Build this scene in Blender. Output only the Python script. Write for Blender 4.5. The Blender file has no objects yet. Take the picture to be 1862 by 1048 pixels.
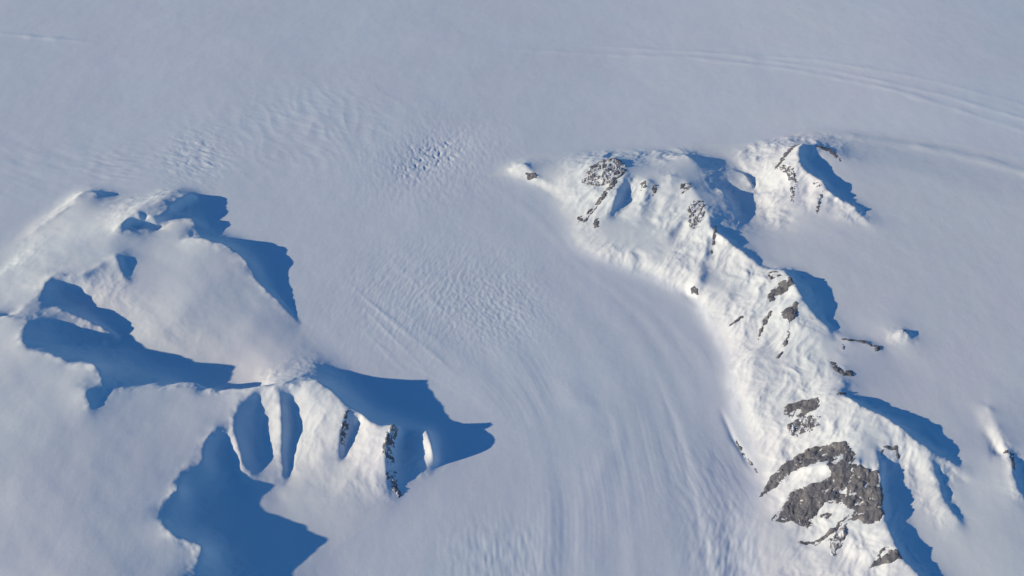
import bpy, math
import numpy as np
R = math.radians
C = bpy.context.scene.collection
SC = bpy.context.scene

# ------------------------------------------------------------------ camera, world, sun, exposure
CAM_H, PITCH, FPX = 7000.0, 42.0, 1612.0          # metres above the ice, degrees below level, focal length in photo pixels
cd = bpy.data.cameras.new('camera')
cd.sensor_width = 36.0
cd.lens = 36.0 * FPX / 1862.0
cd.clip_start, cd.clip_end = 10.0, 400000.0
cam = bpy.data.objects.new('camera', cd); C.objects.link(cam)
cam.location = (0, 0, CAM_H); cam.rotation_euler = (R(90 - PITCH), 0, 0)
SC.camera = cam

SUN_EL, SUN_AZ = 16.0, 15.0                        # height of the sun; how far its light travels away from the camera's right
w = bpy.data.worlds.new('World'); SC.world = w; w.use_nodes = True
nt = w.node_tree; nt.nodes.clear()
sky = nt.nodes.new('ShaderNodeTexSky'); sky.sky_type = 'NISHITA'; sky.sun_disc = False
sky.sun_elevation = R(SUN_EL); sky.sun_rotation = R(270 - SUN_AZ)
sky.altitude = 2500; sky.air_density = 1.0; sky.dust_density = 0.2; sky.ozone_density = 4.0
hs = nt.nodes.new('ShaderNodeHueSaturation'); hs.inputs['Saturation'].default_value = 1.30; hs.inputs['Value'].default_value = 1.0
bg = nt.nodes.new('ShaderNodeBackground'); bg.inputs["Strength"].default_value = 0.12
wo = nt.nodes.new('ShaderNodeOutputWorld')
nt.links.new(sky.outputs[0], hs.inputs['Color']); nt.links.new(hs.outputs[0], bg.inputs[0]); nt.links.new(bg.outputs[0], wo.inputs[0])

sd = bpy.data.lights.new('sun', 'SUN'); sd.energy = 4.7; sd.angle = R(0.5); sd.color = (1.0, 0.865, 0.60)
sun = bpy.data.objects.new('sun', sd); C.objects.link(sun)
from mathutils import Vector
ldir = Vector((math.cos(R(SUN_EL)) * math.cos(R(SUN_AZ)), math.cos(R(SUN_EL)) * math.sin(R(SUN_AZ)), -math.sin(R(SUN_EL))))
sun.rotation_euler = ldir.to_track_quat('-Z', 'Y').to_euler()
sun.location = (-6000, 4000, 5000)

SC.view_settings.view_transform = 'Standard'; SC.view_settings.look = 'None'
SC.view_settings.exposure = 0.03; SC.view_settings.gamma = 1.0
SC.render.engine = 'CYCLES'
SC.cycles.max_bounces = 6; SC.cycles.diffuse_bounces = 3; SC.cycles.volume_bounces = 1
SC.cycles.use_denoising = True

# ------------------------------------------------------------------ helpers: survey point -> ground, noise, blur
CP, SP = math.cos(R(PITCH)), math.sin(R(PITCH))
def ground(u, v, h=0.0):
    """where a surveyed sight line (photo pixel) meets height h"""
    dx, dy = (u - 931.0) / FPX, -(v - 524.0) / FPX
    y, z = CP + dy * SP, -SP + dy * CP
    t = (h - CAM_H) / z
    return dx * t, y * t
def gpts(pts):
    return np.array([ground(p[0], p[1], p[2] if len(p) > 2 else 0.0) for p in pts])

def perlin(x, y, seed=0):
    xi, yi = np.floor(x).astype(np.int64), np.floor(y).astype(np.int64)
    fx, fy = x - xi, y - yi
    def grad(ix, iy, dx, dy):
        n = (ix * 374761393 + iy * 668265263 + seed * 2147483647) & 0xFFFFFFFF
        n = ((n ^ (n >> 13)) * 1274126177) & 0xFFFFFFFF
        a = ((n ^ (n >> 16)) & 0xFFFF) * (2 * math.pi / 65536.0)
        return np.cos(a) * dx + np.sin(a) * dy
    ux, uy = fx * fx * fx * (fx * (fx * 6 - 15) + 10), fy * fy * fy * (fy * (fy * 6 - 15) + 10)
    a = grad(xi, yi, fx, fy); b = grad(xi + 1, yi, fx - 1, fy)
    c = grad(xi, yi + 1, fx, fy - 1); d = grad(xi + 1, yi + 1, fx - 1, fy - 1)
    return ((a + (b - a) * ux) * (1 - uy) + (c + (d - c) * ux) * uy) * 1.5
def fbm(x, y, wl, octs, seed, gain=0.5):
    s, a = 0.0, 1.0
    for k in range(octs):
        s = s + a * perlin(x / wl + 17.3 * k, y / wl - 9.1 * k, seed + k); a *= gain; wl /= 2.03
    return s
def ridged(x, y, wl, octs, seed, gain=0.5):
    s, a, t = 0.0, 1.0, 0.0
    for k in range(octs):
        s = s + a * (1 - np.abs(perlin(x / wl + 5.7 * k, y / wl + 3.3 * k, seed + k)) * 1.6); t += a; a *= gain; wl /= 2.03
    return s / t
def sstep(a, b, x):
    t = np.clip((x - a) / (b - a), 0, 1); return t * t * (3 - 2 * t)
def box1(a, r, ax):
    n = a.shape[ax]; p = np.concatenate([np.repeat(np.take(a, [0], ax), r + 1, ax), a, np.repeat(np.take(a, [n - 1], ax), r, ax)], ax)
    c = np.cumsum(p, ax)
    return (np.take(c, range(2 * r + 1, 2 * r + 1 + n), ax) - np.take(c, range(0, n), ax)) / (2 * r + 1)
def blur(a, r, n=3):
    for _ in range(n):
        a = box1(box1(a, r, 0), r, 1)
    return a

# ------------------------------------------------------------------ the survey: feet, crests, spurs, gullies (photo pixel, photo pixel, metres)
WEST_FOOT = [(-500, 640), (-100, 500), (0, 458), (60, 402), (110, 374), (145, 343), (165, 341), (215, 352), (265, 352), (305, 341), (345, 342), (360, 358), (366, 380), (372, 402),
             (392, 424), (440, 444), (474, 476), (494, 522), (530, 566), (560, 605), (590, 640), (622, 684), (655, 722), (690, 750), (735, 765), (790, 772),
             (803, 800), (800, 840), (780, 862), (748, 893), (720, 912), (695, 940), (650, 970), (605, 1000), (590, 1060), (580, 1180), (540, 1500), (-900, 1500)]
EAST_FOOT = [(885, 322), (930, 322), (965, 336), (1000, 352), (1015, 377), (1035, 407), (1043, 446), (1110, 477), (1190, 503), (1236, 526), (1275, 553), (1300, 592),
             (1325, 640), (1338, 700), (1352, 760), (1385, 850), (1386, 880), (1372, 950), (1385, 1048), (1420, 1200), (1500, 1500), (2700, 1500), (2700, 420),
             (1990, 345), (1862, 312), (1720, 276), (1600, 258), (1530, 250), (1470, 246), (1400, 262), (1350, 268), (1250, 266), (1200, 275), (1130, 272), (1060, 276), (1000, 278), (955, 285), (925, 297)]
# kind: s = sharp crest, m = soft line
LINES = [
 # north-west block
 ('m', [(-100, 540, 40), (0, 500, 25), (60, 440, 35), (120, 385, 60)]),
 ('s', [(37, 446, 15), (77, 408, 45), (120, 378, 75), (148, 349, 112), (165, 347, 120), (178, 353, 100)]),
 ('m', [(185, 368, 60), (230, 366, 55)]),
 ('m', [(189, 429, 150), (205, 418, 185)]),
 ('s', [(205, 418, 190), (219, 406, 236), (236, 394, 250), (258, 393, 244), (280, 392, 236), (300, 383, 208), (325, 366, 164), (344, 351, 124)]),
 ('m', [(236, 388, 255), (257, 376, 262), (290, 362, 215), (320, 351, 150)]),
 ('m', [(240, 418, 80), (270, 412, 80), (290, 420, 75)]),
 ('m', [(318, 392, 40), (338, 380, 25), (354, 372, 5)]),
 ('s', [(290, 412, 95), (320, 404, 118), (350, 397, 132), (356, 404, 128)]),
 ('s', [(323, 440, 165), (350, 432, 200), (372, 434, 215), (406, 443, 210), (441, 466, 165), (462, 496, 120), (477, 520, 92), (517, 557, 45), (543, 586, 15)]),
 ('m', [(290, 450, 170), (260, 500, 160), (225, 540, 120)]),
 ('m', [(370, 520, 150), (330, 580, 100), (250, 620, 40)]),
 ('m', [(460, 590, 75), (430, 630, 45), (420, 660, 5)]),
 ('s', [(10, 578, 235), (43, 558, 250), (66, 543, 245), (92, 503, 245), (149, 500, 240), (160, 495, 232), (197, 472, 232), (209, 466, 240), (218, 486, 218), (227, 508, 182)]),
 ('m', [(228, 474, 176), (240, 500, 158), (240, 530, 140)]),
 ('m', [(112, 535, 90), (150, 545, 62), (180, 575, 40), (205, 600, 20), (225, 620, 0)]),
 ('m', [(185, 545, 115), (205, 520, 150)]),
 ('s', [(66, 550, 240), (92, 557, 222), (140, 573, 208), (185, 596, 140), (214, 611, 62)]),
 ('m', [(-60, 520, 120), (20, 480, 110), (110, 440, 110), (160, 400, 110)]),
 ('m', [(0, 540, 180), (70, 490, 180), (150, 460, 180)]),
 ('s', [(-60, 575, 270), (20, 575, 300), (54, 583, 300), (36, 606, 325), (43, 634, 350), (92, 643, 362), (126, 660, 352), (177, 663, 385), (184, 690, 345), (201, 715, 310)]),
 ('m', [(110, 620, 120), (150, 630, 70), (217, 627, 0), (292, 646, 0), (398, 666, 0), (440, 678, 0)]),
 ('m', [(240, 668, 40), (300, 676, 15), (398, 684, -5)]),
 ('m', [(335, 702, 0), (395, 716, 0), (430, 719, 0), (480, 716, 10)]),
 ('m', [(505, 690, 200), (540, 684, 185), (562, 668, 70)]),
 ('s', [(201, 715, 310), (237, 710, 285), (275, 704, 275), (315, 700, 268), (333, 690, 272), (352, 692, 262)]),
 ('m', [(352, 692, 262), (395, 708, 240)]),
 ('s', [(395, 708, 240), (430, 706, 282), (480, 701, 302), (538, 698, 315), (576, 691, 315), (605, 712, 290), (633, 740, 255), (671, 763, 237), (690, 776, 240), (718, 770, 275)]),
 # broad snow upland at lower left
 ('m', [(-100, 700, 350), (60, 720, 352), (160, 760, 345)]),
 ('s', [(146, 686, 356), (153, 712, 368), (162, 740, 356)]),
 ('m', [(174, 712, 332), (186, 742, 318), (260, 760, 300), (340, 760, 290)]),
 ('m', [(-100, 850, 360), (100, 860, 355), (240, 850, 310)]),
 ('m', [(-100, 1040, 370), (120, 1040, 365), (240, 1000, 335)]),
 ('m', [(300, 1120, 330), (100, 1250, 360)]),
 # edge of the hollow
 ('s', [(392, 778, 285), (376, 796, 282), (367, 838, 270), (337, 848, 278), (324, 869, 285), (326, 891, 290), (307, 905, 285), (289, 922, 286), (291, 940, 292), (304, 967, 325), (323, 975, 325), (350, 982, 314), (372, 995, 305), (360, 1020, 292), (348, 1048, 272), (345, 1120, 260)]),
 ('m', [(405, 815, 150), (412, 850, 110), (420, 890, 55), (450, 930, 42), (500, 985, 36), (520, 1060, 36), (530, 1250, 30)]),
 ('m', [(454, 906, 78), (474, 905, 72)]),
 ('m', [(360, 900, 120), (350, 950, 110), (400, 985, 80), (430, 1048, 60)]),
 # pyramid: spurs and gullies
 ('s', [(462, 713, 298), (440, 724, 288), (424, 755, 272), (425, 789, 246), (438, 814, 205), (436, 842, 165), (450, 856, 130), (463, 864, 100)]),
 ('m', [(417, 768, 254), (415, 792, 230), (428, 818, 194), (427, 840, 152)]),
 ('m', [(474, 727, 205), (474, 750, 160), (470, 785, 118), (470, 820, 80), (474, 848, 58)]),
 ('s', [(500, 705, 302), (512, 724, 268), (511, 770, 208), (513, 815, 140), (516, 846, 92), (520, 872, 55), (522, 895, 40)]),
 ('m', [(530, 726, 185), (535, 745, 132), (538, 772, 88), (531, 815, 52), (526, 845, 44), (525, 868, 38)]),
 ('m', [(560, 720, 265), (572, 770, 190), (570, 830, 110), (585, 890, 50), (600, 950, 5)]),
 ('m', [(490, 900, 40), (540, 940, 15), (585, 980, 0)]),
 ('s', [(633, 742, 260), (622, 776, 220), (617, 801, 182), (620, 827, 125)]),
 ('m', [(655, 764, 165), (645, 788, 105), (632, 812, 85), (626, 835, 90)]),
 ('s', [(718, 772, 275), (704, 800, 250), (698, 822, 235), (700, 845, 180), (703, 862, 122), (713, 880, 60), (736, 889, 8)]),
 ('m', [(670, 800, 205), (660, 850, 130), (670, 900, 30)]),
 ('m', [(738, 795, 60), (733, 835, 30), (738, 865, 10)]),
 ('s', [(778, 780, 165), (783, 800, 192), (786, 815, 182), (788, 832, 110)]),
 ('m', [(764, 788, 148), (766, 808, 144), (773, 830, 92)]),
 # east range: main crest
 ('s', [(932, 306, 70), (953, 296, 112), (972, 318, 70), (998, 336, 45)]),
 ('s', [(1012, 350, 30), (1030, 330, 95), (1060, 311, 172), (1085, 298, 222), (1117, 288, 252), (1136, 302, 256), (1140, 316, 255)]),
 ('m', [(1140, 316, 255), (1152, 330, 200)]),
 ('s', [(1152, 330, 200), (1177, 327, 262), (1199, 340, 218), (1221, 316, 276), (1236, 330, 248), (1250, 330, 276), (1275, 366, 272), (1286, 376, 276), (1289, 408, 290), (1303, 423, 308), (1334, 444, 285), (1360, 469, 262), (1391, 488, 246), (1425, 492, 300), (1440, 502, 370), (1450, 530, 366), (1470, 560, 337), (1500, 590, 284), (1520, 612, 240), (1527, 640, 240), (1534, 678, 255), (1524, 714, 300), (1561, 733, 345), (1600, 755, 358), (1639, 777, 362), (1663, 796, 355), (1685, 812, 335), (1705, 828, 305), (1737, 843, 262), (1750, 872, 215)]),
 # its flank: a steep bright toe, gentler above
 ('m', [(1046, 405, 36), (1060, 432, 50), (1090, 446, 84), (1122, 460, 66), (1160, 470, 96), (1198, 486, 80), (1226, 496, 116), (1250, 514, 92), (1296, 548, 116), (1322, 592, 100), (1345, 640, 84), (1360, 700, 98), (1378, 750, 104)]),
 ('s', [(1139, 317, 258), (1124, 342, 232), (1114, 372, 172), (1104, 396, 100)]),
 ('s', [(1098, 312, 235), (1092, 340, 170), (1075, 372, 110), (1060, 395, 55)]),
 ('m', [(1146, 346, 130), (1136, 368, 95), (1122, 398, 62)]),
 ('m', [(1058, 345, 95)]),
 ('s', [(1177, 330, 260), (1171, 360, 202), (1160, 400, 120), (1150, 430, 104)]),
 ('m', [(1190, 362, 165), (1182, 410, 118)]),
 ('s', [(1221, 319, 274), (1212, 350, 222), (1204, 380, 180), (1196, 402, 148)]),
 ('s', [(1275, 368, 272), (1248, 392, 226), (1222, 416, 172), (1200, 440, 125), (1192, 470, 112)]),
 ('m', [(1244, 412, 150), (1228, 440, 122)]),
 ('s', [(1289, 408, 290), (1286, 440, 240), (1277, 480, 175), (1268, 510, 138), (1258, 526, 96)]),
 ('m', [(1300, 440, 205), (1298, 480, 140), (1292, 512, 108)]),
 ('m', [(1350, 490, 175), (1340, 530, 132)]),
 ('s', [(1440, 512, 365), (1415, 522, 300), (1392, 536, 235)]),
 ('s', [(1452, 548, 355), (1430, 562, 300), (1405, 570, 240), (1392, 590, 190), (1378, 610, 140)]),
 ('s', [(1438, 572, 300), (1434, 605, 225), (1418, 640, 150)]),
 ('m', [(1410, 610, 170), (1395, 640, 105)]),
 ('m', [(1460, 640, 190), (1425, 690, 140)]),
 ('s', [(1524, 716, 300), (1488, 729, 245), (1450, 738, 175), (1430, 748, 135), (1400, 770, 75)]),
 # north-east edge of the upland and the valley behind
 ('s', [(1228, 286, 212), (1244, 281, 224), (1260, 289, 226)]),
 ('m', [(1260, 289, 226), (1284, 322, 222)]),
 ('m', [(1302, 306, 172), (1322, 326, 136)]),
 ('s', [(1302, 340, 212), (1315, 350, 216), (1327, 367, 216), (1338, 392, 200)]),
 ('m', [(1318, 286, 40), (1348, 306, 50), (1372, 345, 60), (1388, 378, 90), (1400, 408, 150), (1425, 440, 205)]),
 ('s', [(1346, 314, 110), (1360, 320, 132), (1368, 334, 128)]),
 # north-east peak
 ('s', [(1402, 300, 190), (1414, 294, 230), (1437, 275, 300), (1457, 259, 362), (1449, 278, 375), (1453, 294, 382), (1468, 315, 372), (1494, 330, 352), (1505, 344, 356), (1545, 369, 302), (1561, 385, 288), (1579, 405, 242)]),
 ('s', [(1457, 259, 350), (1480, 266, 300), (1508, 272, 270), (1530, 284, 255), (1560, 290, 232)]),
 ('s', [(1453, 294, 380), (1436, 312, 336), (1446, 342, 284), (1440, 368, 226)]),
 ('m', [(1468, 332, 292), (1462, 355, 246), (1460, 380, 218)]),
 ('m', [(1424, 322, 258), (1420, 345, 222)]),
 ('m', [(1518, 362, 266), (1510, 388, 226)]),
 ('s', [(1494, 330, 350), (1484, 352, 304), (1490, 384, 236)]),
 ('m', [(1400, 350, 185), (1440, 385, 212), (1510, 398, 218), (1570, 415, 220)]),
 ('m', [(1520, 330, 225), (1580, 360, 222), (1610, 400, 220)]),
 # eastern plateau
 ('m', [(1600, 296, 222), (1720, 326, 220), (1862, 372, 220), (2300, 470, 220)]),
 ('m', [(1430, 450, 212), (1500, 470, 220), (1560, 540, 222), (1580, 590, 222)]),
 ('m', [(1650, 400, 222), (1862, 480, 220), (2300, 560, 220)]),
 ('m', [(1640, 520, 225), (1760, 580, 225), (1862, 640, 225), (2300, 740, 220)]),
 ('s', [(1536, 618, 246), (1566, 621, 240), (1597, 634, 236)]),
 ('m', [(1545, 608, 218), (1575, 608, 216), (1612, 628, 214)]),
 ('s', [(1622, 618, 234), (1638, 606, 272), (1645, 601, 290), (1652, 610, 272), (1662, 622, 240)]),
 ('m', [(1654, 600, 222), (1666, 612, 222)]),
 ('m', [(1600, 665, 226), (1640, 700, 224), (1700, 725, 226), (1760, 770, 224)]),
 ('m', [(1620, 640, 216), (1650, 680, 216)]),
 ('s', [(1790, 728, 228), (1808, 768, 248), (1835, 824, 262)]),
 ('m', [(1770, 755, 210), (1795, 795, 198), (1820, 828, 196)]),
 ('s', [(1835, 824, 262), (1850, 888, 240)]),
 ('m', [(1856, 850, 178), (1872, 900, 170), (2200, 1000, 160)]),
 # the far sides of the crests drop steeply
 ('m', [(1310, 415, 216), (1346, 440, 216), (1372, 466, 216), (1398, 488, 212), (1446, 488, 214), (1464, 502, 216), (1480, 530, 218), (1494, 560, 218), (1516, 590, 220), (1530, 604, 222)]),
 ('m', [(1329, 346, 60), (1343, 368, 72), (1354, 394, 100), (1362, 425, 180)]),
 ('m', [(1262, 284, 80), (1285, 290, 55)]),
 ('m', [(1470, 290, 222), (1478, 305, 222), (1497, 325, 222), (1517, 340, 222), (1530, 352, 222), (1560, 372, 222), (1577, 388, 222)]),
 ('m', [(1545, 722, 225), (1585, 740, 225), (1655, 776, 225), (1684, 794, 225), (1708, 812, 222), (1752, 842, 212)]),
 ('m', [(1609, 836, 240), (1615, 858, 224), (1616, 893, 204), (1622, 915, 190), (1630, 951, 190), (1649, 1000, 170), (1686, 1045, 150)]),
 # south-east mountain
 ('s', [(1558, 836, 326), (1530, 846, 296), (1502, 847, 252), (1470, 848, 196), (1440, 851, 136), (1424, 864, 85), (1400, 880, 8)]),
 ('m', [(1530, 806, 250), (1508, 804, 196), (1468, 808, 110), (1434, 822, 52), (1407, 846, 12)]),
 ('m', [(1500, 775, 215), (1460, 785, 150), (1420, 795, 95)]),
 ('m', [(1550, 790, 320), (1575, 800, 325)]),
 ('s', [(1593, 819, 312), (1597, 836, 310), (1600, 893, 302), (1604, 925, 296), (1612, 951, 278), (1632, 1002, 262), (1670, 1045, 240), (1730, 1120, 200)]),
 ('s', [(1600, 880, 282), (1567, 862, 270), (1530, 862, 232), (1488, 876, 172), (1444, 884, 95), (1424, 910, 45), (1404, 926, 12)]),
 ('m', [(1490, 862, 165), (1445, 874, 82), (1415, 897, 25)]),
 ('s', [(1604, 955, 262), (1570, 950, 225), (1537, 952, 180), (1505, 972, 115), (1470, 982, 65), (1425, 978, 25)]),
 ('m', [(1530, 930, 175), (1495, 945, 95), (1450, 955, 35)]),
 ('m', [(1550, 1000, 140), (1500, 1040, 70), (1440, 1048, 30)]),
 ('s', [(1536, 958, 178), (1534, 990, 135), (1520, 1010, 105)]),
 ('m', [(1650, 850, 232), (1662, 900, 200), (1680, 960, 172), (1720, 1030, 150), (1780, 1120, 130)]),
 ('s', [(1682, 812, 333), (1698, 850, 290), (1717, 909, 238), (1744, 955, 198)]),
 ('m', [(1710, 852, 240), (1731, 909, 196), (1757, 955, 178)]),
 ('m', [(1780, 900, 205), (1800, 960, 192), (1840, 1010, 175)]),
]
# ------------------------------------------------------------------ the relief: a membrane stretched over the survey
X0, X1, Y0, Y1, DS = -9600.0, 9600.0, 2200.0, 12600.0, 12.0
gx, gy = np.arange(X0, X1, DS), np.arange(Y0, Y1, DS)
NX, NY = len(gx), len(gy)
GX, GY = np.meshgrid(gx, gy)

def base_ice(x, y):
    """the broad ice sheet: rises to the far north-east"""
    return 205.0 * sstep(800, 8500, x) * sstep(6800, 10200, y)
def inside(poly, X, Y):
    r = np.zeros(X.shape, bool); n = len(poly)
    for i in range(n):
        (xa, ya), (xb, yb) = poly[i], poly[(i + 1) % n]
        if ya == yb: continue
        r ^= ((ya > Y) != (yb > Y)) & (X < (xb - xa) * (Y - ya) / (yb - ya) + xa)
    return r
WF, EF = gpts(WEST_FOOT), gpts(EAST_FOOT)
mW, mE = inside(WF, GX, GY), inside(EF, GX, GY)
M = mW | mE
fix = ~M
val = np.where(fix, base_ice(GX, GY), 0.0)

def march(line, step):
    """points along a surveyed line, with a slightly crooked course between its posts"""
    out = []
    for a, b in zip(line[:-1], line[1:]):
        (xa, ya), (xb, yb) = ground(*a), ground(*b)
        n = max(2, int(math.hypot(xb - xa, yb - ya) / step) + 1)
        t = np.linspace(0, 1, n, endpoint=False)
        out.append(np.stack([xa + (xb - xa) * t, ya + (yb - ya) * t, a[2] + (b[2] - a[2]) * t], 1))
    out.append(np.array([[*ground(*line[-1]), line[-1][2]]]))
    return np.concatenate(out)
acc, cnt = np.zeros((NY, NX)), np.zeros((NY, NX))
dist = np.full((NY, NX), 1e9)
for kind, ln in LINES:
    p = march(ln, 5.0)
    if kind == 's':
        p[:, 0] += 22 * perlin(p[:, 0] / 130, p[:, 1] / 130, 71) + 9 * perlin(p[:, 0] / 45, p[:, 1] / 45, 72)
        p[:, 1] += 22 * perlin(p[:, 0] / 130, p[:, 1] / 130, 73) + 9 * perlin(p[:, 0] / 45, p[:, 1] / 45, 74)
        big = min(1.0, p[:, 2].max() / 120)
        p[:, 2] += big * (10 * perlin(p[:, 0] / 210, p[:, 1] / 210, 75) + 9 * perlin(p[:, 0] / 85, p[:, 1] / 85, 76) + 6 * perlin(p[:, 0] / 38, p[:, 1] / 38, 79))
    ix, iy = np.rint((p[:, 0] - X0) / DS).astype(int), np.rint((p[:, 1] - Y0) / DS).astype(int)
    ok = (ix >= 0) & (ix < NX) & (iy >= 0) & (iy < NY)
    ix, iy, pz = ix[ok], iy[ok], p[ok, 2]
    np.add.at(acc, (iy, ix), pz); np.add.at(cnt, (iy, ix), 1)
    if kind == 's':
        q = p[::4]
        for xx, yy, _ in q:
            i0, i1 = int((xx - X0 - 260) / DS), int((xx - X0 + 260) / DS) + 1
            j0, j1 = int((yy - Y0 - 260) / DS), int((yy - Y0 + 260) / DS) + 1
            i0, j0 = max(i0, 0), max(j0, 0)
            if i1 <= i0 or j1 <= j0: continue
            s = dist[j0:j1, i0:i1]
            np.minimum(s, np.hypot(GX[j0:j1, i0:i1] - xx, GY[j0:j1, i0:i1] - yy), out=s)
hit = cnt > 0
val[hit] = acc[hit] / cnt[hit]; fix |= hit

def relax(f, v, h, n):
    for _ in range(n):
        p = np.pad(h, 1, mode='edge')
        h = np.where(f, v, 0.25 * (p[:-2, 1:-1] + p[2:, 1:-1] + p[1:-1, :-2] + p[1:-1, 2:]))
    return h
def membrane(f, v, depth=7):
    if depth == 0 or min(f.shape) < 12:
        m = v[f].mean() if f.any() else 0.0
        return relax(f, v, np.where(f, v, m), 400)
    ny, nx = (f.shape[0] + 1) // 2 * 2, (f.shape[1] + 1) // 2 * 2
    F = np.zeros((ny, nx)); V = np.zeros((ny, nx)); F[:f.shape[0], :f.shape[1]] = f; V[:f.shape[0], :f.shape[1]] = np.where(f, v, 0)
    fs = F.reshape(ny // 2, 2, nx // 2, 2).sum((1, 3)); vs = V.reshape(ny // 2, 2, nx // 2, 2).sum((1, 3))
    hc = membrane(fs > 0, np.where(fs > 0, vs / np.maximum(fs, 1), 0), depth - 1)
    h = np.repeat(np.repeat(hc, 2, 0), 2, 1)[:f.shape[0], :f.shape[1]]
    h = np.where(f, v, h)
    return relax(f, v, h, 45)
Hm = membrane(fix, val)
near = np.exp(-(dist / 70.0) ** 2)
H1, H2 = blur(Hm, 1, 2), blur(Hm, 7)
wide = np.exp(-(dist / 170.0) ** 2)
Hg = H1 * near + (1 - near) * (blur(Hm, 3) * wide + H2 * (1 - wide))
Hg = blur(Hg, 1, 1)
MASK = blur(M.astype(float), 9)
gyy, gxx = np.gradient(Hg, DS)
SLOPE = blur(np.hypot(gxx, gyy), 4)
FLANK = 1 - np.exp(-(dist / 110.0) ** 2)               # away from the crests
WESTFACE = blur(sstep(0.02, 0.12, gxx), 5)             # slopes that rise eastwards

# flow of the ice: stream lines interpolated by the same membrane
FLOW = [(0.0, [(330, 300), (470, 370), (560, 500), (640, 610), (740, 690), (890, 760), (900, 900), (880, 1048), (870, 1200)]),
        (1.0, [(560, 280), (720, 380), (850, 500), (960, 620), (1050, 760), (1075, 900), (1085, 1048), (1090, 1200)]),
        (2.0, [(800, 290), (930, 380), (1050, 500), (1150, 600), (1205, 720), (1245, 900), (1280, 1048), (1300, 1200)]),
        (3.0, [(900, 320), (1000, 380), (1060, 470), (1200, 540), (1290, 630), (1335, 780), (1385, 930), (1420, 1200)])]
ff, fv = np.zeros((NY, NX), bool), np.zeros((NY, NX))
for k, ln in FLOW:
    p = march([(a, b, 0.0) for a, b in ln], 5.0)
    ix, iy = np.rint((p[:, 0] - X0) / DS).astype(int), np.rint((p[:, 1] - Y0) / DS).astype(int)
    ok = (ix >= 0) & (ix < NX) & (iy >= 0) & (iy < NY)
    ff[iy[ok], ix[ok]] = True; fv[iy[ok], ix[ok]] = k
PSI = blur(membrane(ff[::2, ::2], fv[::2, ::2]), 4)
TROUGH = np.zeros((NY, NX))

def sample(G, x, y, ds=DS, cubic=False):
    fx, fy = (x - X0) / ds, (y - Y0) / ds
    ny, nx = G.shape
    fx, fy = np.clip(fx, 1, nx - 3.001), np.clip(fy, 1, ny - 3.001)
    ix, iy = fx.astype(int), fy.astype(int); tx, ty = fx - ix, fy - iy
    if not cubic:
        return (G[iy, ix] * (1 - tx) + G[iy, ix + 1] * tx) * (1 - ty) + (G[iy + 1, ix] * (1 - tx) + G[iy + 1, ix + 1] * tx) * ty
    def wgt(t): return [(1 - t) ** 3 / 6, (3 * t ** 3 - 6 * t ** 2 + 4) / 6, (-3 * t ** 3 + 3 * t ** 2 + 3 * t + 1) / 6, t ** 3 / 6]
    wx, wy = wgt(tx), wgt(ty); r = 0.0
    for j in range(4):
        q = 0.0
        for i in range(4): q = q + wx[i] * G[iy + j - 1, ix + i - 1]
        r = r + wy[j] * q
    return r

def blob(x, y, u, v, ru, rv, rot=0.0):
    """soft patch around a surveyed place; radii in metres along and across"""
    cx, cy = ground(u, v); c, s = math.cos(R(rot)), math.sin(R(rot))
    dx, dy = x - cx, y - cy
    return np.exp(-((dx * c + dy * s) / ru) ** 2 - ((-dx * s + dy * c) / rv) ** 2)
def wavelets(x, y, ang, wl, stretch, seed):
    """short broken crests lying at right angles to ang"""
    c, s = math.cos(R(ang)), math.sin(R(ang))
    a, b = x * c + y * s, -x * s + y * c
    return perlin(a / wl, b / (wl * stretch), seed) + 0.5 * perlin(a / (wl * 0.55), b / (wl * stretch * 0.7), seed + 1)
def line_bump(x, y, pts, width, amp, step=60.0):
    """a long low bank along a surveyed line"""
    p = gpts(pts); d = np.full(x.shape, 1e9)
    for (xa, ya), (xb, yb) in zip(p[:-1], p[1:]):
        L = math.hypot(xb - xa, yb - ya); t = np.clip(((x - xa) * (xb - xa) + (y - ya) * (yb - ya)) / L ** 2, 0, 1)
        d = np.minimum(d, np.hypot(x - xa - t * (xb - xa), y - ya - t * (yb - ya)))
    a, b = p[0], p[-1]; ends = np.minimum(np.hypot(x - a[0], y - a[1]), np.hypot(x - b[0], y - b[1]))
    d = d + 25 * perlin(x / 240, y / 240, 77)
    return amp * np.exp(-(d / width) ** 2) * sstep(0, 700, ends) * (0.45 + 0.55 * sstep(-0.4, 0.5, perlin(x / 420, y / 420, 78)))

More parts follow.
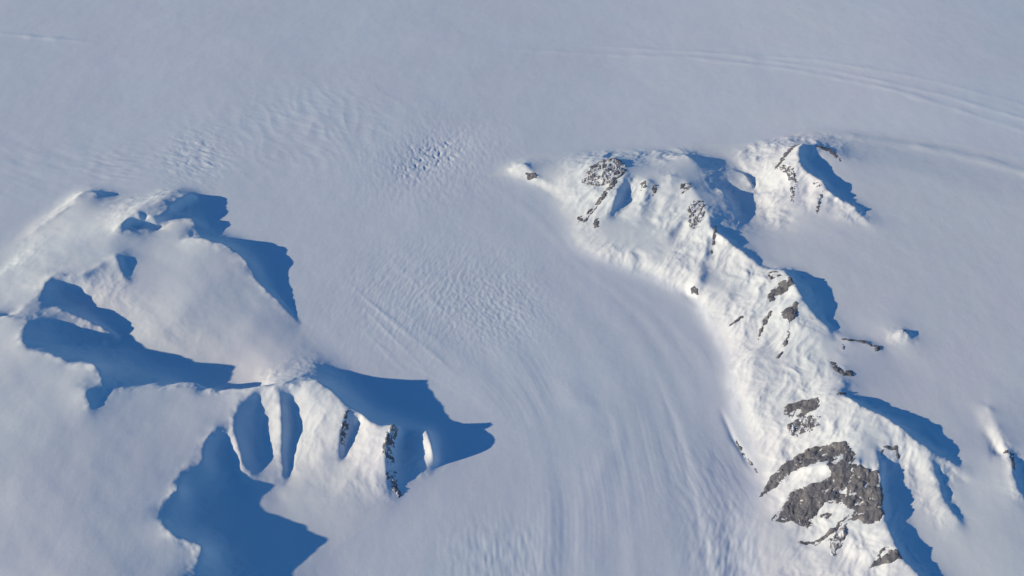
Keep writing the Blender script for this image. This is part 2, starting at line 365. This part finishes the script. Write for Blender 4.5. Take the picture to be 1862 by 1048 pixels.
def height(x, y, fine=True):
    inb = sstep(X0, X0 + 300, x) * sstep(X1, X1 - 300, x) * sstep(Y1, Y1 - 300, y)
    b = base_ice(x, y)
    h = b + (sample(Hg, x, y, cubic=True) - b) * inb
    m = sample(MASK, x, y) * inb; sl = sample(SLOPE, x, y) * inb; ice = 1 - m
    # broad undulation
    h = h + 9 * perlin(x / 2600, y / 2600, 3) * ice + 3.0 * perlin(x / 900, y / 900, 4) * (0.4 + 0.6 * ice)
    h = h + 1.1 * fbm(x, y * 0.8, 280, 4, 8, 0.52)
    # mountain snow: flutes, wind scoops, broken ground where it is steep
    st = sstep(0.07, 0.36, sl) * m
    east = sstep(400, 1200, x)
    wx, wy = x + 70 * perlin(x / 330, y / 330, 19), y + 70 * perlin(x / 330, y / 330, 20)
    ea, eb = wx * 0.78 - wy * 0.62, wx * 0.62 + wy * 0.78                     # across and along the ribs of the east range
    h = h + st * east * (33 * (ridged(ea, eb * 0.6, 400, 4, 23, 0.48) - 0.62) + 9 * (ridged(ea, eb * 0.5, 130, 3, 27, 0.5) - 0.6))
    fl = sample(FLANK, x, y) * sample(WESTFACE, x, y) * sstep(0.05, 0.2, sl) * m * east * inb
    h = h + fl * (34 * (ridged(ea * 1.0, eb * 0.6 + 300, 640, 3, 83, 0.55) - 0.6) + 16 * (ridged(ea, eb * 0.7, 210, 3, 86, 0.5) - 0.6))
    h = h + m * sstep(-1200, -1800, x) * (5.0 * fbm(x, y * 0.8, 700, 2, 35) + 2.0 * perlin(x / 240 + y / 300, y / 420, 37))
    h = h + st * ((1 - east) * 20 * (ridged(wx, wy, 420, 4, 21, 0.48) - 0.6) + 1.6 * fbm(x, y, 90, 3, 25))
    h = h + m * 3.0 * (0.15 + sstep(0.05, 0.2, sl)) * fbm(x + 0.4 * y, y, 380, 3, 31)
    # glacier flow bands
    psi = sample(PSI, x, y, DS * 2)
    flow = ice * sstep(10300, 8700, y) * sstep(-2600, -1200, x) * inb
    wob = 0.05 * perlin(x / 1500, y / 1500, 41)
    h = h + flow * (0.3 + 0.7 * sstep(8000, 6600, y)) * (7.0 * perlin((psi + wob) * 2.9, y / 3800, 42) + sstep(7400, 6200, y) * (1.5 * perlin((psi + wob) * 9, y / 1800, 43) + 0.6 * perlin((psi + wob) * 27, y / 900, 44)) * sstep(-0.3, 0.6, perlin(x / 900, y / 1400, 45)))
    if fine:
        # crevassed and rippled fields
        f1 = blob(x, y, 790, 530, 1050, 900, 0)
        h = h + f1 * (2.0 * wavelets(x, y, -12, 40, 3.0, 51) + 1.2 * wavelets(x, y, -30, 64, 5.0, 48))
        f2 = blob(x, y, 900, 560, 550, 600, 0)
        h = h + f2 * 2.7 * wavelets(x, y, 25, 42, 1.8, 53)
        f3 = blob(x, y, 782, 285, 420, 700, -35)
        h = h + sstep(0.05, 1.1, f3 * (1 + 0.5 * perlin(x / 200, y / 200, 54))) * 0.7 * (4 * wavelets(x, y, 20, 70, 2.2, 55) - 12 * sstep(0.05, 0.6, wavelets(x, y, 8, 44, 2.4, 56))) - 24 * f3 + blob(x, y, 790, 290, 900, 1100, -35) * 2.4 * wavelets(x, y, 10, 58, 2.6, 47)
        f4 = blob(x, y, 355, 285, 420, 640, 20)
        h = h + f4 * (6.0 * wavelets(x, y, 60, 85, 2.2, 57) - 4 * sstep(0.2, 0.8, wavelets(x, y, 50, 55, 2.0, 58)))
        f5 = blob(x, y, 560, 230, 1300, 1100, 0)
        h = h + f5 * (3.2 * (1 - np.abs(perlin((x + 0.45 * y) / 230 + 0.3 * perlin(x / 600, y / 600, 59), y / 700, 60)) * 2) + 2.0 * wavelets(x, y, 60, 120, 2.5, 46))
        f6 = blob(x, y, 1330, 1000, 330, 420, 0)
        h = h + f6 * 5.0 * wavelets(x, y, -20, 62, 2.2, 61)
        f7 = blob(x, y, 205, 300, 520, 420, 0)
        h = h + f7 * 4.6 * wavelets(x, y, 80, 90, 2.5, 63)
        f8 = blob(x, y, 910, 1010, 480, 330, 0)
        h = h + f8 * 2.6 * wavelets(x, y, 5, 55, 3.0, 65)
        f9 = blob(x, y, 1300, 880, 420, 500, 0)
        h = h + f9 * 2.0 * wavelets(x, y, 15, 60, 3.0, 67)
        h = h + blob(x, y, 60, 300, 900, 900, 0) * 3.2 * wavelets(x, y, 60, 190, 4.0, 69)
    h = h - 28 * blob(x, y, 1362, 850, 260, 520, 12)
    h = h - ice * 34 * sstep(-1200, 2200, x) * sstep(7400, 5200, y)
    for pts, wd, am in BANKS:
        h = h + line_bump(x, y, pts, wd, am)
    return h
BANKS = [([(1490, 256), (1540, 262), (1600, 273), (1720, 297), (1862, 338), (2100, 410)], 105, 17),
         ([(900, 88), (1250, 108), (1450, 138), (1620, 180), (1862, 262), (2300, 430)], 70, 6),
         ([(1050, 82), (1300, 102), (1500, 138), (1700, 190), (1862, 240), (2300, 390)], 60, 5),
         ([(1250, 98), (1480, 120), (1700, 168), (1862, 215), (2300, 350)], 60, 4),
         ([(-300, 40), (0, 62), (110, 72), (190, 80)], 60, 10),
         ([(610, 490), (660, 540), (720, 590), (800, 655), (850, 700)], 30, 3.5),
         ([(640, 540), (700, 600), (750, 650), (790, 690)], 26, 2.5),
         ([(640, 580), (690, 630), (730, 668), (760, 690)], 26, 2.5),
         ([(690, 530), (750, 580), (800, 630), (840, 660)], 26, 2),
         ([(690, 450), (740, 500), (800, 560), (850, 600)], 28, 1.8),
         ([(1306, 730), (1334, 790), (1360, 832), (1384, 862)], 34, -48),
         ([(1180, 660), (1225, 760), (1250, 860), (1275, 960), (1290, 1048), (1310, 1200)], 45, -4),
         ([(1080, 680), (1120, 760), (1135, 860), (1150, 1000), (1155, 1200)], 70, 4),
         ([(880, 1048), (895, 960), (905, 900)], 60, 3),
         ([(1000, 660), (1100, 800), (1110, 1000)], 140, 10)]

# ------------------------------------------------------------------ materials
def material(name):
    m = bpy.data.materials.new(name); m.use_nodes = True
    t = m.node_tree; t.nodes.clear()
    o = t.nodes.new('ShaderNodeOutputMaterial'); b = t.nodes.new('ShaderNodeBsdfPrincipled')
    t.links.new(b.outputs[0], o.inputs[0])
    return m, t, b
def noise(t, scale, detail=4.0, rough=0.55, co=None):
    n = t.nodes.new('ShaderNodeTexNoise'); n.inputs['Scale'].default_value = scale; n.inputs['Detail'].default_value = detail; n.inputs['Roughness'].default_value = rough
    if co: t.links.new(co, n.inputs['Vector'])
    return n
def ramp(t, src, stops):
    r = t.nodes.new('ShaderNodeValToRGB'); e = r.color_ramp.elements
    while len(e) < len(stops): e.new(0.5)
    for k, (p, c) in enumerate(stops): e[k].position = p; e[k].color = (*c, 1)
    t.links.new(src, r.inputs[0]); return r
def snow_material(name, tint):
    m, t, b = material(name)
    tc = t.nodes.new('ShaderNodeTexCoord'); co = tc.outputs['Object']
    n1 = noise(t, 0.0011, 5, 0.5, co)
    r = ramp(t, n1.outputs['Fac'], [(0.3, tuple(c * 0.965 for c in tint)), (0.7, tint)])
    n4 = noise(t, 0.0006, 6, 0.6, co)                                                   # old and fresh snow differ a little in hue
    r2 = ramp(t, n4.outputs['Color'], [(0.35, (0.965, 1.0, 1.0)), (0.5, (0.99, 0.995, 0.99)), (0.65, (1.0, 0.965, 0.985))])
    mx = t.nodes.new('ShaderNodeMix'); mx.data_type = 'RGBA'; mx.blend_type = 'MULTIPLY'; mx.inputs['Factor'].default_value = 1.0
    t.links.new(r.outputs[0], mx.inputs['A']); t.links.new(r2.outputs[0], mx.inputs['B'])
    t.links.new(mx.outputs['Result'], b.inputs['Base Color'])
    b.inputs['Roughness'].default_value = 0.75; b.inputs['Specular IOR Level'].default_value = 0.15
    n2 = noise(t, 0.035, 4, 0.6, co)
    bp = t.nodes.new('ShaderNodeBump'); bp.inputs['Strength'].default_value = 0.35; bp.inputs['Distance'].default_value = 2.0
    t.links.new(n2.outputs['Fac'], bp.inputs['Height']); t.links.new(bp.outputs[0], b.inputs['Normal'])
    return m
SNOW_ICE = snow_material('glacier_snow', (0.80, 0.83, 0.88))
SNOW_MT = snow_material('mountain_snow', (0.85, 0.86, 0.875))
def rock_material(nm, dust):
    m, t, b = material(nm)
    tc = t.nodes.new('ShaderNodeTexCoord'); co = tc.outputs['Object']
    mp = t.nodes.new('ShaderNodeMapping'); mp.inputs['Rotation'].default_value = (0, 0, 0.67); mp.inputs['Scale'].default_value = (2.4, 0.7, 2.0)
    t.links.new(co, mp.inputs[0])
    n1 = noise(t, 0.009, 9, 0.68, mp.outputs[0])
    r = ramp(t, n1.outputs['Fac'], [(0.30, (0.075, 0.077, 0.098)), (0.44, (0.135, 0.132, 0.155)), (0.55, (0.185, 0.172, 0.180)), (0.70, (0.30, 0.28, 0.27))])
    mp2 = t.nodes.new('ShaderNodeMapping'); mp2.inputs['Rotation'].default_value = (0, 0, 0.67); mp2.inputs['Scale'].default_value = (2.2, 0.8, 1.6)
    t.links.new(co, mp2.inputs[0]); n3 = noise(t, 0.017, 8, 0.70, mp2.outputs[0])      # snow caught on ledges
    k = ramp(t, n3.outputs['Fac'], [(dust, (0, 0, 0)), (dust + 0.05, (1, 1, 1))])
    mx = t.nodes.new('ShaderNodeMix'); mx.data_type = 'RGBA'; mx.inputs['B'].default_value = (0.78, 0.80, 0.84, 1)
    t.links.new(k.outputs[0], mx.inputs['Factor']); t.links.new(r.outputs[0], mx.inputs['A'])
    t.links.new(mx.outputs['Result'], b.inputs['Base Color']); b.inputs['Roughness'].default_value = 0.9; b.inputs['Specular IOR Level'].default_value = 0.2
    n2 = noise(t, 0.06, 6, 0.7, mp.outputs[0])
    bp = t.nodes.new('ShaderNodeBump'); bp.inputs['Strength'].default_value = 0.3; bp.inputs['Distance'].default_value = 2.0
    t.links.new(n2.outputs['Fac'], bp.inputs['Height']); t.links.new(bp.outputs[0], b.inputs['Normal'])
    return m
ROCK, ROCK_DUST = rock_material('bare_rock', 0.62), rock_material('snow_dusted_rock', 0.51)

# ------------------------------------------------------------------ build the ground mesh (rows get wider apart with distance)
def mesh_from(name, V, F, mat, normals=None):
    me = bpy.data.meshes.new(name)
    nv, nf, k = len(V), len(F), F.shape[1]
    me.vertices.add(nv); me.vertices.foreach_set('co', V.astype(np.float32).ravel())
    me.loops.add(nf * k); me.loops.foreach_set('vertex_index', F.astype(np.int32).ravel())
    me.polygons.add(nf); me.polygons.foreach_set('loop_start', np.arange(0, nf * k, k, dtype=np.int32))
    me.polygons.foreach_set('use_smooth', np.ones(nf, bool))
    me.update(calc_edges=True)
    me.materials.append(mat)
    if normals is not None:
        me.normals_split_custom_set_from_vertices(normals.astype(np.float32))
    o = bpy.data.objects.new(name, me); C.objects.link(o)
    return o

NCOL, NROW = 1240, 1000
ta = np.linspace(0, 1, NROW)
ys = 2700.0 * (17000.0 / 2700.0) ** ta
ys = np.concatenate([ys, ys[-1] * np.cumprod(np.full(10, 1.07))])
half = (ys * CP + CAM_H * SP) * 0.5775 * 1.28
s = np.linspace(-1, 1, NCOL)
XX = half[:, None] * s[None, :]; YY = np.repeat(ys[:, None], NCOL, 1)
ZZ = height(XX, YY)
nr = len(ys)
def unit_normals(X, Y, Z):
    P = np.stack([X, Y, Z], -1)
    du = np.gradient(P, axis=1); dv = np.gradient(P, axis=0)
    n = np.cross(du, dv); return n / np.linalg.norm(n, axis=-1, keepdims=True)
NN = unit_normals(XX, YY, ZZ).reshape(-1, 3)
VV = np.stack([XX, YY, ZZ], -1).reshape(-1, 3)
idx = np.arange(nr * NCOL).reshape(nr, NCOL)
FF = np.stack([idx[:-1, :-1], idx[:-1, 1:], idx[1:, 1:], idx[1:, :-1]], -1).reshape(-1, 4)
fc = VV[FF].mean(1); fxx, fyy = fc[:, 0], fc[:, 1]

def region(pts): return inside(gpts(pts), fxx, fyy)
zW, zE = inside(WF, fxx, fyy), inside(EF, fxx, fyy)
B_LINE = [(-900, 560), (-100, 570), (54, 600), (110, 622), (217, 629), (292, 648), (398, 668), (470, 688), (545, 682), (640, 670), (1000, 700), (1000, 1600), (-900, 1600)]
C_AREA = [(395, 720), (402, 790), (415, 850), (430, 900), (470, 950), (520, 1000), (540, 1600), (1000, 1600), (1000, 600), (600, 650), (545, 682), (470, 688), (398, 680)]
south, pyr = region(B_LINE), region(C_AREA)
F_AREA = [(1385, 250), (1395, 310), (1398, 345), (1430, 390), (1510, 405), (1580, 428), (1612, 405), (1590, 350), (1570, 300), (1575, 262), (1470, 235)]
E_AREA = [(800, 250), (1240, 255), (1300, 262), (1345, 300), (1372, 345), (1384, 395), (1400, 440), (1440, 470), (1540, 500), (1555, 580), (1580, 640), (1575, 690), (1530, 735), (1480, 748), (1400, 790), (1340, 800), (1000, 700)]
G_AREA = [(1300, 800), (1400, 790), (1480, 748), (1530, 735), (1580, 705), (1680, 720), (1770, 790), (1790, 850), (1770, 920), (1790, 1000), (1860, 1200), (1700, 1500), (1300, 1500)]
eF, eE, eG = region(F_AREA), region(E_AREA), region(G_AREA)
cls = np.zeros(len(FF), int)
cls[zE] = 1; cls[zE & eG] = 6; cls[zE & eE] = 5; cls[zE & eF] = 7
cls[zW] = 2; cls[zW & south] = 3; cls[zW & south & pyr] = 4
NAMES = [('glacier', 'broad pale glacier flowing down between the two mountain ranges', 'glacier', SNOW_ICE),
         ('snow_plateau', 'smooth raised snow plateau behind the long rocky ridge', 'plateau', SNOW_MT),
         ('mountain', 'rounded snow mountain with a curved shadowed edge above the upper glacier', 'mountain', SNOW_MT),
         ('mountain', 'broad snow upland with a shadowed hollow in its edge', 'mountain', SNOW_MT),
         ('mountain', 'fluted snow peak casting a pointed shadow onto the glacier', 'mountain', SNOW_MT),
         ('mountain', 'long bright snow ridge dotted with small rocks along the glacier', 'mountain', SNOW_MT),
         ('mountain', 'snow mountain with a large bare dark rock face', 'mountain', SNOW_MT),
         ('mountain', 'small sharp snow peak with one long diagonal shadow on the plateau', 'mountain', SNOW_MT)]
for k, (nm, lab, cat, mat) in enumerate(NAMES):
    fs = FF[cls == k]
    used, inv = np.unique(fs, return_inverse=True)
    o = mesh_from(nm, VV[used], inv.reshape(-1, 4), mat, NN[used])
    o['kind'] = 'structure'; o['label'] = lab

# ------------------------------------------------------------------ bare rock: every outcrop is a craggy mass of its own standing out of the snow
def sdist(poly, X, Y):
    d = np.full(X.shape, 1e9); n = len(poly)
    for i in range(n):
        (xa, ya), (xb, yb) = poly[i], poly[(i + 1) % n]
        L = max((xb - xa) ** 2 + (yb - ya) ** 2, 1e-6); t = np.clip(((X - xa) * (xb - xa) + (Y - ya) * (yb - ya)) / L, 0, 1)
        d = np.minimum(d, np.hypot(X - xa - t * (xb - xa), Y - ya - t * (yb - ya)))
    return np.where(inside(poly, X, Y), d, -d)
def outcrop(poly, label, z=0.0, lift=7.0, rough=9.0, step=4.5, seed=0, bias=0.0, dusty=False):
    """poly: outline in photo pixels with a typical height z of the ground there"""
    P = np.array([ground(u, v, z) for u, v in poly])
    x0, y0 = P.min(0) - 30; x1, y1 = P.max(0) + 30
    size = max(x1 - x0, y1 - y0) - 60
    if size < 160: step, lift, rough = 3.0, lift * 0.5, rough * 1.6
    X, Y = np.meshgrid(np.arange(x0, x1, step), np.arange(y0, y1, step))
    wx, wy = 12 * perlin(X / 50, Y / 50, 90 + seed), 12 * perlin(X / 50, Y / 50, 91 + seed)
    sd = sdist(P, X + wx, Y + wy)
    n = fbm(X + 0.5 * Y, Y * 1.6 - 0.4 * X, 110, 5, 100 + seed, 0.66)
    off = np.clip(sd * 0.22, -14, lift * 0.6) + 0.8 * rough * (n + bias) * sstep(-16, 12, sd)
    a = X * 0.78 - Y * 0.62 + 14 * perlin(X / 60, Y / 60, 122 + seed); b = X * 0.62 + Y * 0.78
    crag = 12 * (ridged(a, b * 0.3, 130, 2, 120 + seed, 0.4) - 0.5) + 5 * perlin(a / 34, b / 120, 123 + seed) + 1.5 * perlin(a / 14, b / 40, 121 + seed)
    Z = height(X, Y) + np.where(off > 0, off + crag * sstep(0, 4, off), off * 1.5)
    keep = off > -7
    idx = np.arange(X.size).reshape(X.shape)
    fk = keep[:-1, :-1] & keep[1:, :-1] & keep[:-1, 1:] & keep[1:, 1:]
    top = np.stack([idx[:-1, :-1], idx[:-1, 1:], idx[1:, 1:], idx[1:, :-1]], -1)[fk]
    if len(top) == 0: return None
    V = np.stack([X, Y, Z], -1).reshape(-1, 3)
    n0 = len(V); Vb = V.copy(); Vb[:, 2] -= 25.0                      # underside, buried in the mountain
    edges = {}
    for f in top:
        for a, b in zip(f, np.roll(f, -1)):
            if (b, a) in edges: del edges[(b, a)]
            else: edges[(a, b)] = 1
    side = np.array([[b, a, a + n0, b + n0] for a, b in edges])
    F = np.concatenate([top, top[:, ::-1] + n0, side])
    VA = np.concatenate([V, Vb]); used, inv = np.unique(F, return_inverse=True)
    c = V[top].reshape(-1, 3).mean(0)
    o = mesh_from('rock_outcrop', VA[used] - c, inv.reshape(-1, 4), ROCK_DUST if dusty else ROCK)
    o.location = c
    o['label'] = label; o['category'] = 'rock outcrop'; o['group'] = 'bare rocks showing through the snow'
    return o
def streak(a, width=7.0):
    """outline of a narrow band along pixel points a"""
    L, Rr = [], []
    for k in range(len(a)):
        p, q = a[max(k - 1, 0)], a[min(k + 1, len(a) - 1)]
        dx, dy = q[0] - p[0], q[1] - p[1]; d = math.hypot(dx, dy); wv = width * (0.5 if k in (0, len(a) - 1) else 1.0) / 2
        L.append((a[k][0] - dy / d * wv, a[k][1] + dx / d * wv)); Rr.append((a[k][0] + dy / d * wv, a[k][1] - dx / d * wv))
    return L + Rr[::-1]
ROCKS = [
 ([(1389, 879), (1407, 849), (1434, 825), (1468, 812), (1508, 808), (1537, 816), (1552, 842), (1540, 858), (1508, 868), (1500, 852), (1502, 843), (1470, 846), (1440, 849), (1425, 863), (1402, 878)], 'long arched rock rib above a curved snow pocket on the dark rock face', 180, 9, 8),
 ([(1404, 926), (1424, 909), (1443, 880), (1488, 874), (1508, 866), (1545, 856), (1567, 860), (1591, 872), (1601, 908), (1603, 957), (1575, 960), (1558, 947), (1537, 952), (1515, 966), (1488, 980), (1500, 966), (1530, 946), (1545, 935), (1540, 921), (1517, 910), (1495, 915), (1490, 927), (1468, 941), (1450, 932)], 'largest dark rock face, wide and ragged, wrapped around a white snow pocket', 190, 10, 8),
 ([(1508, 980), (1526, 966), (1537, 958), (1536, 988), (1520, 1008), (1512, 1002)], 'narrow rock rib hanging below the largest dark rock face', 130, 7, 10),
 ([(1588, 1024), (1606, 994), (1620, 994), (1642, 1018), (1618, 1022)], 'triangular dark rock at the crest beside the lowest long shadow', 240, 8, 9),
 ([(1426, 737), (1436, 726), (1489, 725), (1487, 745), (1462, 755), (1437, 750)], 'blocky flat-topped rock on the bright slope, upper one of two', 200, 9, 7),
 ([(1432, 768), (1460, 756), (1488, 764), (1487, 782), (1452, 790), (1434, 782)], 'streaky snow-dusted rock just below the blocky flat-topped rock', 170, 7, 12),
 (streak([(1604, 826), (1607, 814), (1630, 815), (1636, 830)], 6), 'small hook-shaped rock at the head of the blue hollow', 300, 7, 6),
 ([(1058, 320), (1074, 300), (1090, 290), (1110, 284), (1126, 286), (1138, 300), (1139, 316), (1125, 325), (1105, 332), (1080, 331)], 'broad brown-grey rock cap on the first big summit of the ridge', 225, 7, 12),
 (streak([(1138, 318), (1115, 340), (1098, 356), (1072, 380), (1062, 392)], 8), 'thin slanting rock streak running down below the brown-grey rock cap', 160, 6, 9),
 ([(1050, 392), (1058, 392), (1060, 402), (1051, 402)], 'tiny dark rock dot at the foot of the slanting streak', 60, 6, 5),
 ([(1078, 402), (1088, 398), (1090, 412), (1080, 416)], 'small rock spot low on the flank beside the blue gully', 80, 6, 6),
 ([(956, 312), (975, 314), (978, 322), (960, 322)], 'lone dark rock on the small outlying snow knoll', 85, 7, 5),
 ([(1250, 378), (1262, 364), (1278, 366), (1284, 384), (1272, 412), (1256, 410)], 'speckled grey-brown rock knob halfway along the ridge crest', 255, 5, 11),
 ([(1236, 338), (1248, 332), (1258, 342), (1240, 352)], 'faint grey rock patch just above the speckled knob', 250, 4, 9),
 ([(1394, 493), (1410, 492), (1422, 503), (1402, 505)], 'small faint rock at the crest above the square blue shadow', 290, 6, 8),
 ([(1394, 530), (1420, 512), (1440, 508), (1440, 524), (1402, 542)], 'slanted grey rock band below the crest by the square blue shadow', 310, 7, 9),
 ([(1416, 568), (1448, 552), (1452, 574), (1438, 580)], 'dark wedge of rock below the slanted grey band', 310, 8, 7),
 (streak([(1404, 566), (1392, 582), (1380, 608)], 8), 'thin dark rock rib pointing down the slope left of the wedge', 210, 7, 6),
 (streak([(1324, 598), (1348, 586)], 8), 'short dark rock bar low on the slope near the glacier edge', 60, 7, 6),
 ([(1254, 526), (1268, 530), (1270, 537), (1256, 533)], 'tiny rock chip at the glacier edge below the long spur', 50, 6, 5),
 (streak([(1434, 582), (1434, 608), (1424, 632), (1414, 644)], 6), 'curved line of broken rock below the dark wedge', 210, 5, 9),
 (streak([(1510, 652), (1518, 668), (1534, 682), (1550, 680)], 9), 'broken rocks stepping along the crest beyond the bowl', 245, 6, 9),
 ([(1536, 676), (1548, 672), (1554, 684), (1540, 688)], 'small dark boulder-like rock at the end of the stepping rocks', 250, 9, 4),
 (streak([(1522, 716), (1540, 713)], 7), 'small dark rock at the start of the long curved shadow', 300, 8, 4),
 (streak([(1534, 636), (1532, 618), (1566, 620), (1600, 632)], 5), 'thin dark rock ledge bordering the plateau below the square shadow', 240, 6, 4),
 ([(1588, 628), (1602, 628), (1604, 637), (1592, 638)], 'dark rock at the far tip of the thin ledge', 236, 9, 4),
 (streak([(1640, 610), (1646, 600), (1656, 612)], 6), 'lone dark rock on a small snow peak out on the plateau', 250, 8, 4),
 (streak([(1410, 302), (1424, 287), (1440, 270), (1456, 256)], 8), 'thin dark rock rib climbing to the top of the sharp peak', 280, 7, 7),
 (streak([(1416, 302), (1434, 316), (1444, 336), (1440, 362)], 11), 'curved rock band on the sunlit side of the sharp peak', 270, 6, 10),
 (streak([(1476, 336), (1494, 350), (1486, 384)], 8), 'short curved rock band right of the sharp peak summit', 270, 5, 10),
 (streak([(1482, 268), (1508, 272), (1530, 290)], 8), 'dark rock lip behind the summit of the sharp peak', 270, 8, 7),
 (streak([(637, 748), (627, 772), (621, 800)], 12), 'narrow dark rock rib on the left spur of the fluted peak', 205, 6, 11),
 (streak([(722, 778), (709, 800), (706, 826), (711, 858), (724, 882)], 17), 'long curved rock rib on the right spur of the fluted peak', 190, 8, 10),
 ([(1164, 332), (1173, 330), (1176, 340), (1166, 343)], 'tiny rock on the jagged crest just right of the blue gully', 235, 6, 8),
 ([(1184, 338), (1193, 336), (1196, 346), (1186, 350)], 'tiny rock in the bright notch between the rock cap and the grey patch', 235, 6, 8),
 ([(1494, 934), (1510, 930), (1516, 942), (1500, 948)], 'small isolated rock inside the white snow pocket of the big rock face', 130, 6, 8),
 ([(1466, 948), (1482, 946), (1486, 954), (1470, 958)], 'smaller rock at the lower lip of the white snow pocket', 90, 5, 8),
 (streak([(1452, 980), (1488, 983), (1516, 970)], 6), 'thin dark strip drawn in for the curved shadow line under the white snow pocket', 100, 5, 8),  # a shadow line, laid in as a strip of dark rock material
 (streak([(1300, 418), (1297, 440), (1294, 462)], 6), 'dark rock sliver at the head of the narrow shaded gully', 200, 4, 9),
 (streak([(1336, 792), (1356, 826), (1382, 860)], 5), 'thin dark strip drawn in for the shade in the trench at the glacier edge', -15, 3, 8),  # rock-coloured strip darkens the trench, where only shade lies
 (streak([(1826, 822), (1838, 826), (1844, 856)], 8), 'dark rock at the low notch near the frame edge', 225, 8, 7),
]
for k, (poly, lab, z, lift, rough) in enumerate(ROCKS):
    outcrop(poly, lab, z, lift, rough, seed=k * 7, dusty=rough >= 10)

# ------------------------------------------------------------------ the air
def haze_box(x0, x1, y0, y1, z0, z1, density):
    me = bpy.data.meshes.new('haze')
    v = [(x, y, z) for z in (z0, z1) for y in (y0, y1) for x in (x0, x1)]
    me.from_pydata(v, [], [(0, 2, 3, 1), (4, 5, 7, 6), (0, 1, 5, 4), (1, 3, 7, 5), (3, 2, 6, 7), (2, 0, 4, 6)])
    m = bpy.data.materials.new('haze'); m.use_nodes = True; t = m.node_tree; t.nodes.clear()
    o = t.nodes.new('ShaderNodeOutputMaterial'); p = t.nodes.new('ShaderNodeVolumePrincipled')
    p.inputs['Color'].default_value = (0.80, 0.88, 1.0, 1); p.inputs['Density'].default_value = density; p.inputs['Anisotropy'].default_value = 0.0
    t.links.new(p.outputs[0], o.inputs['Volume']); me.materials.append(m)
    ob = bpy.data.objects.new('haze', me); C.objects.link(ob); ob['kind'] = 'stuff'
    ob['label'] = 'thin cold air between the aircraft and the ice'
hx = float(np.abs(VV[:, 0]).max()) + 50
haze_box(-hx, hx, -300, float(ys[-1]) + 50, float(ZZ.min()) - 31, CAM_H + 40, 3.0e-6)
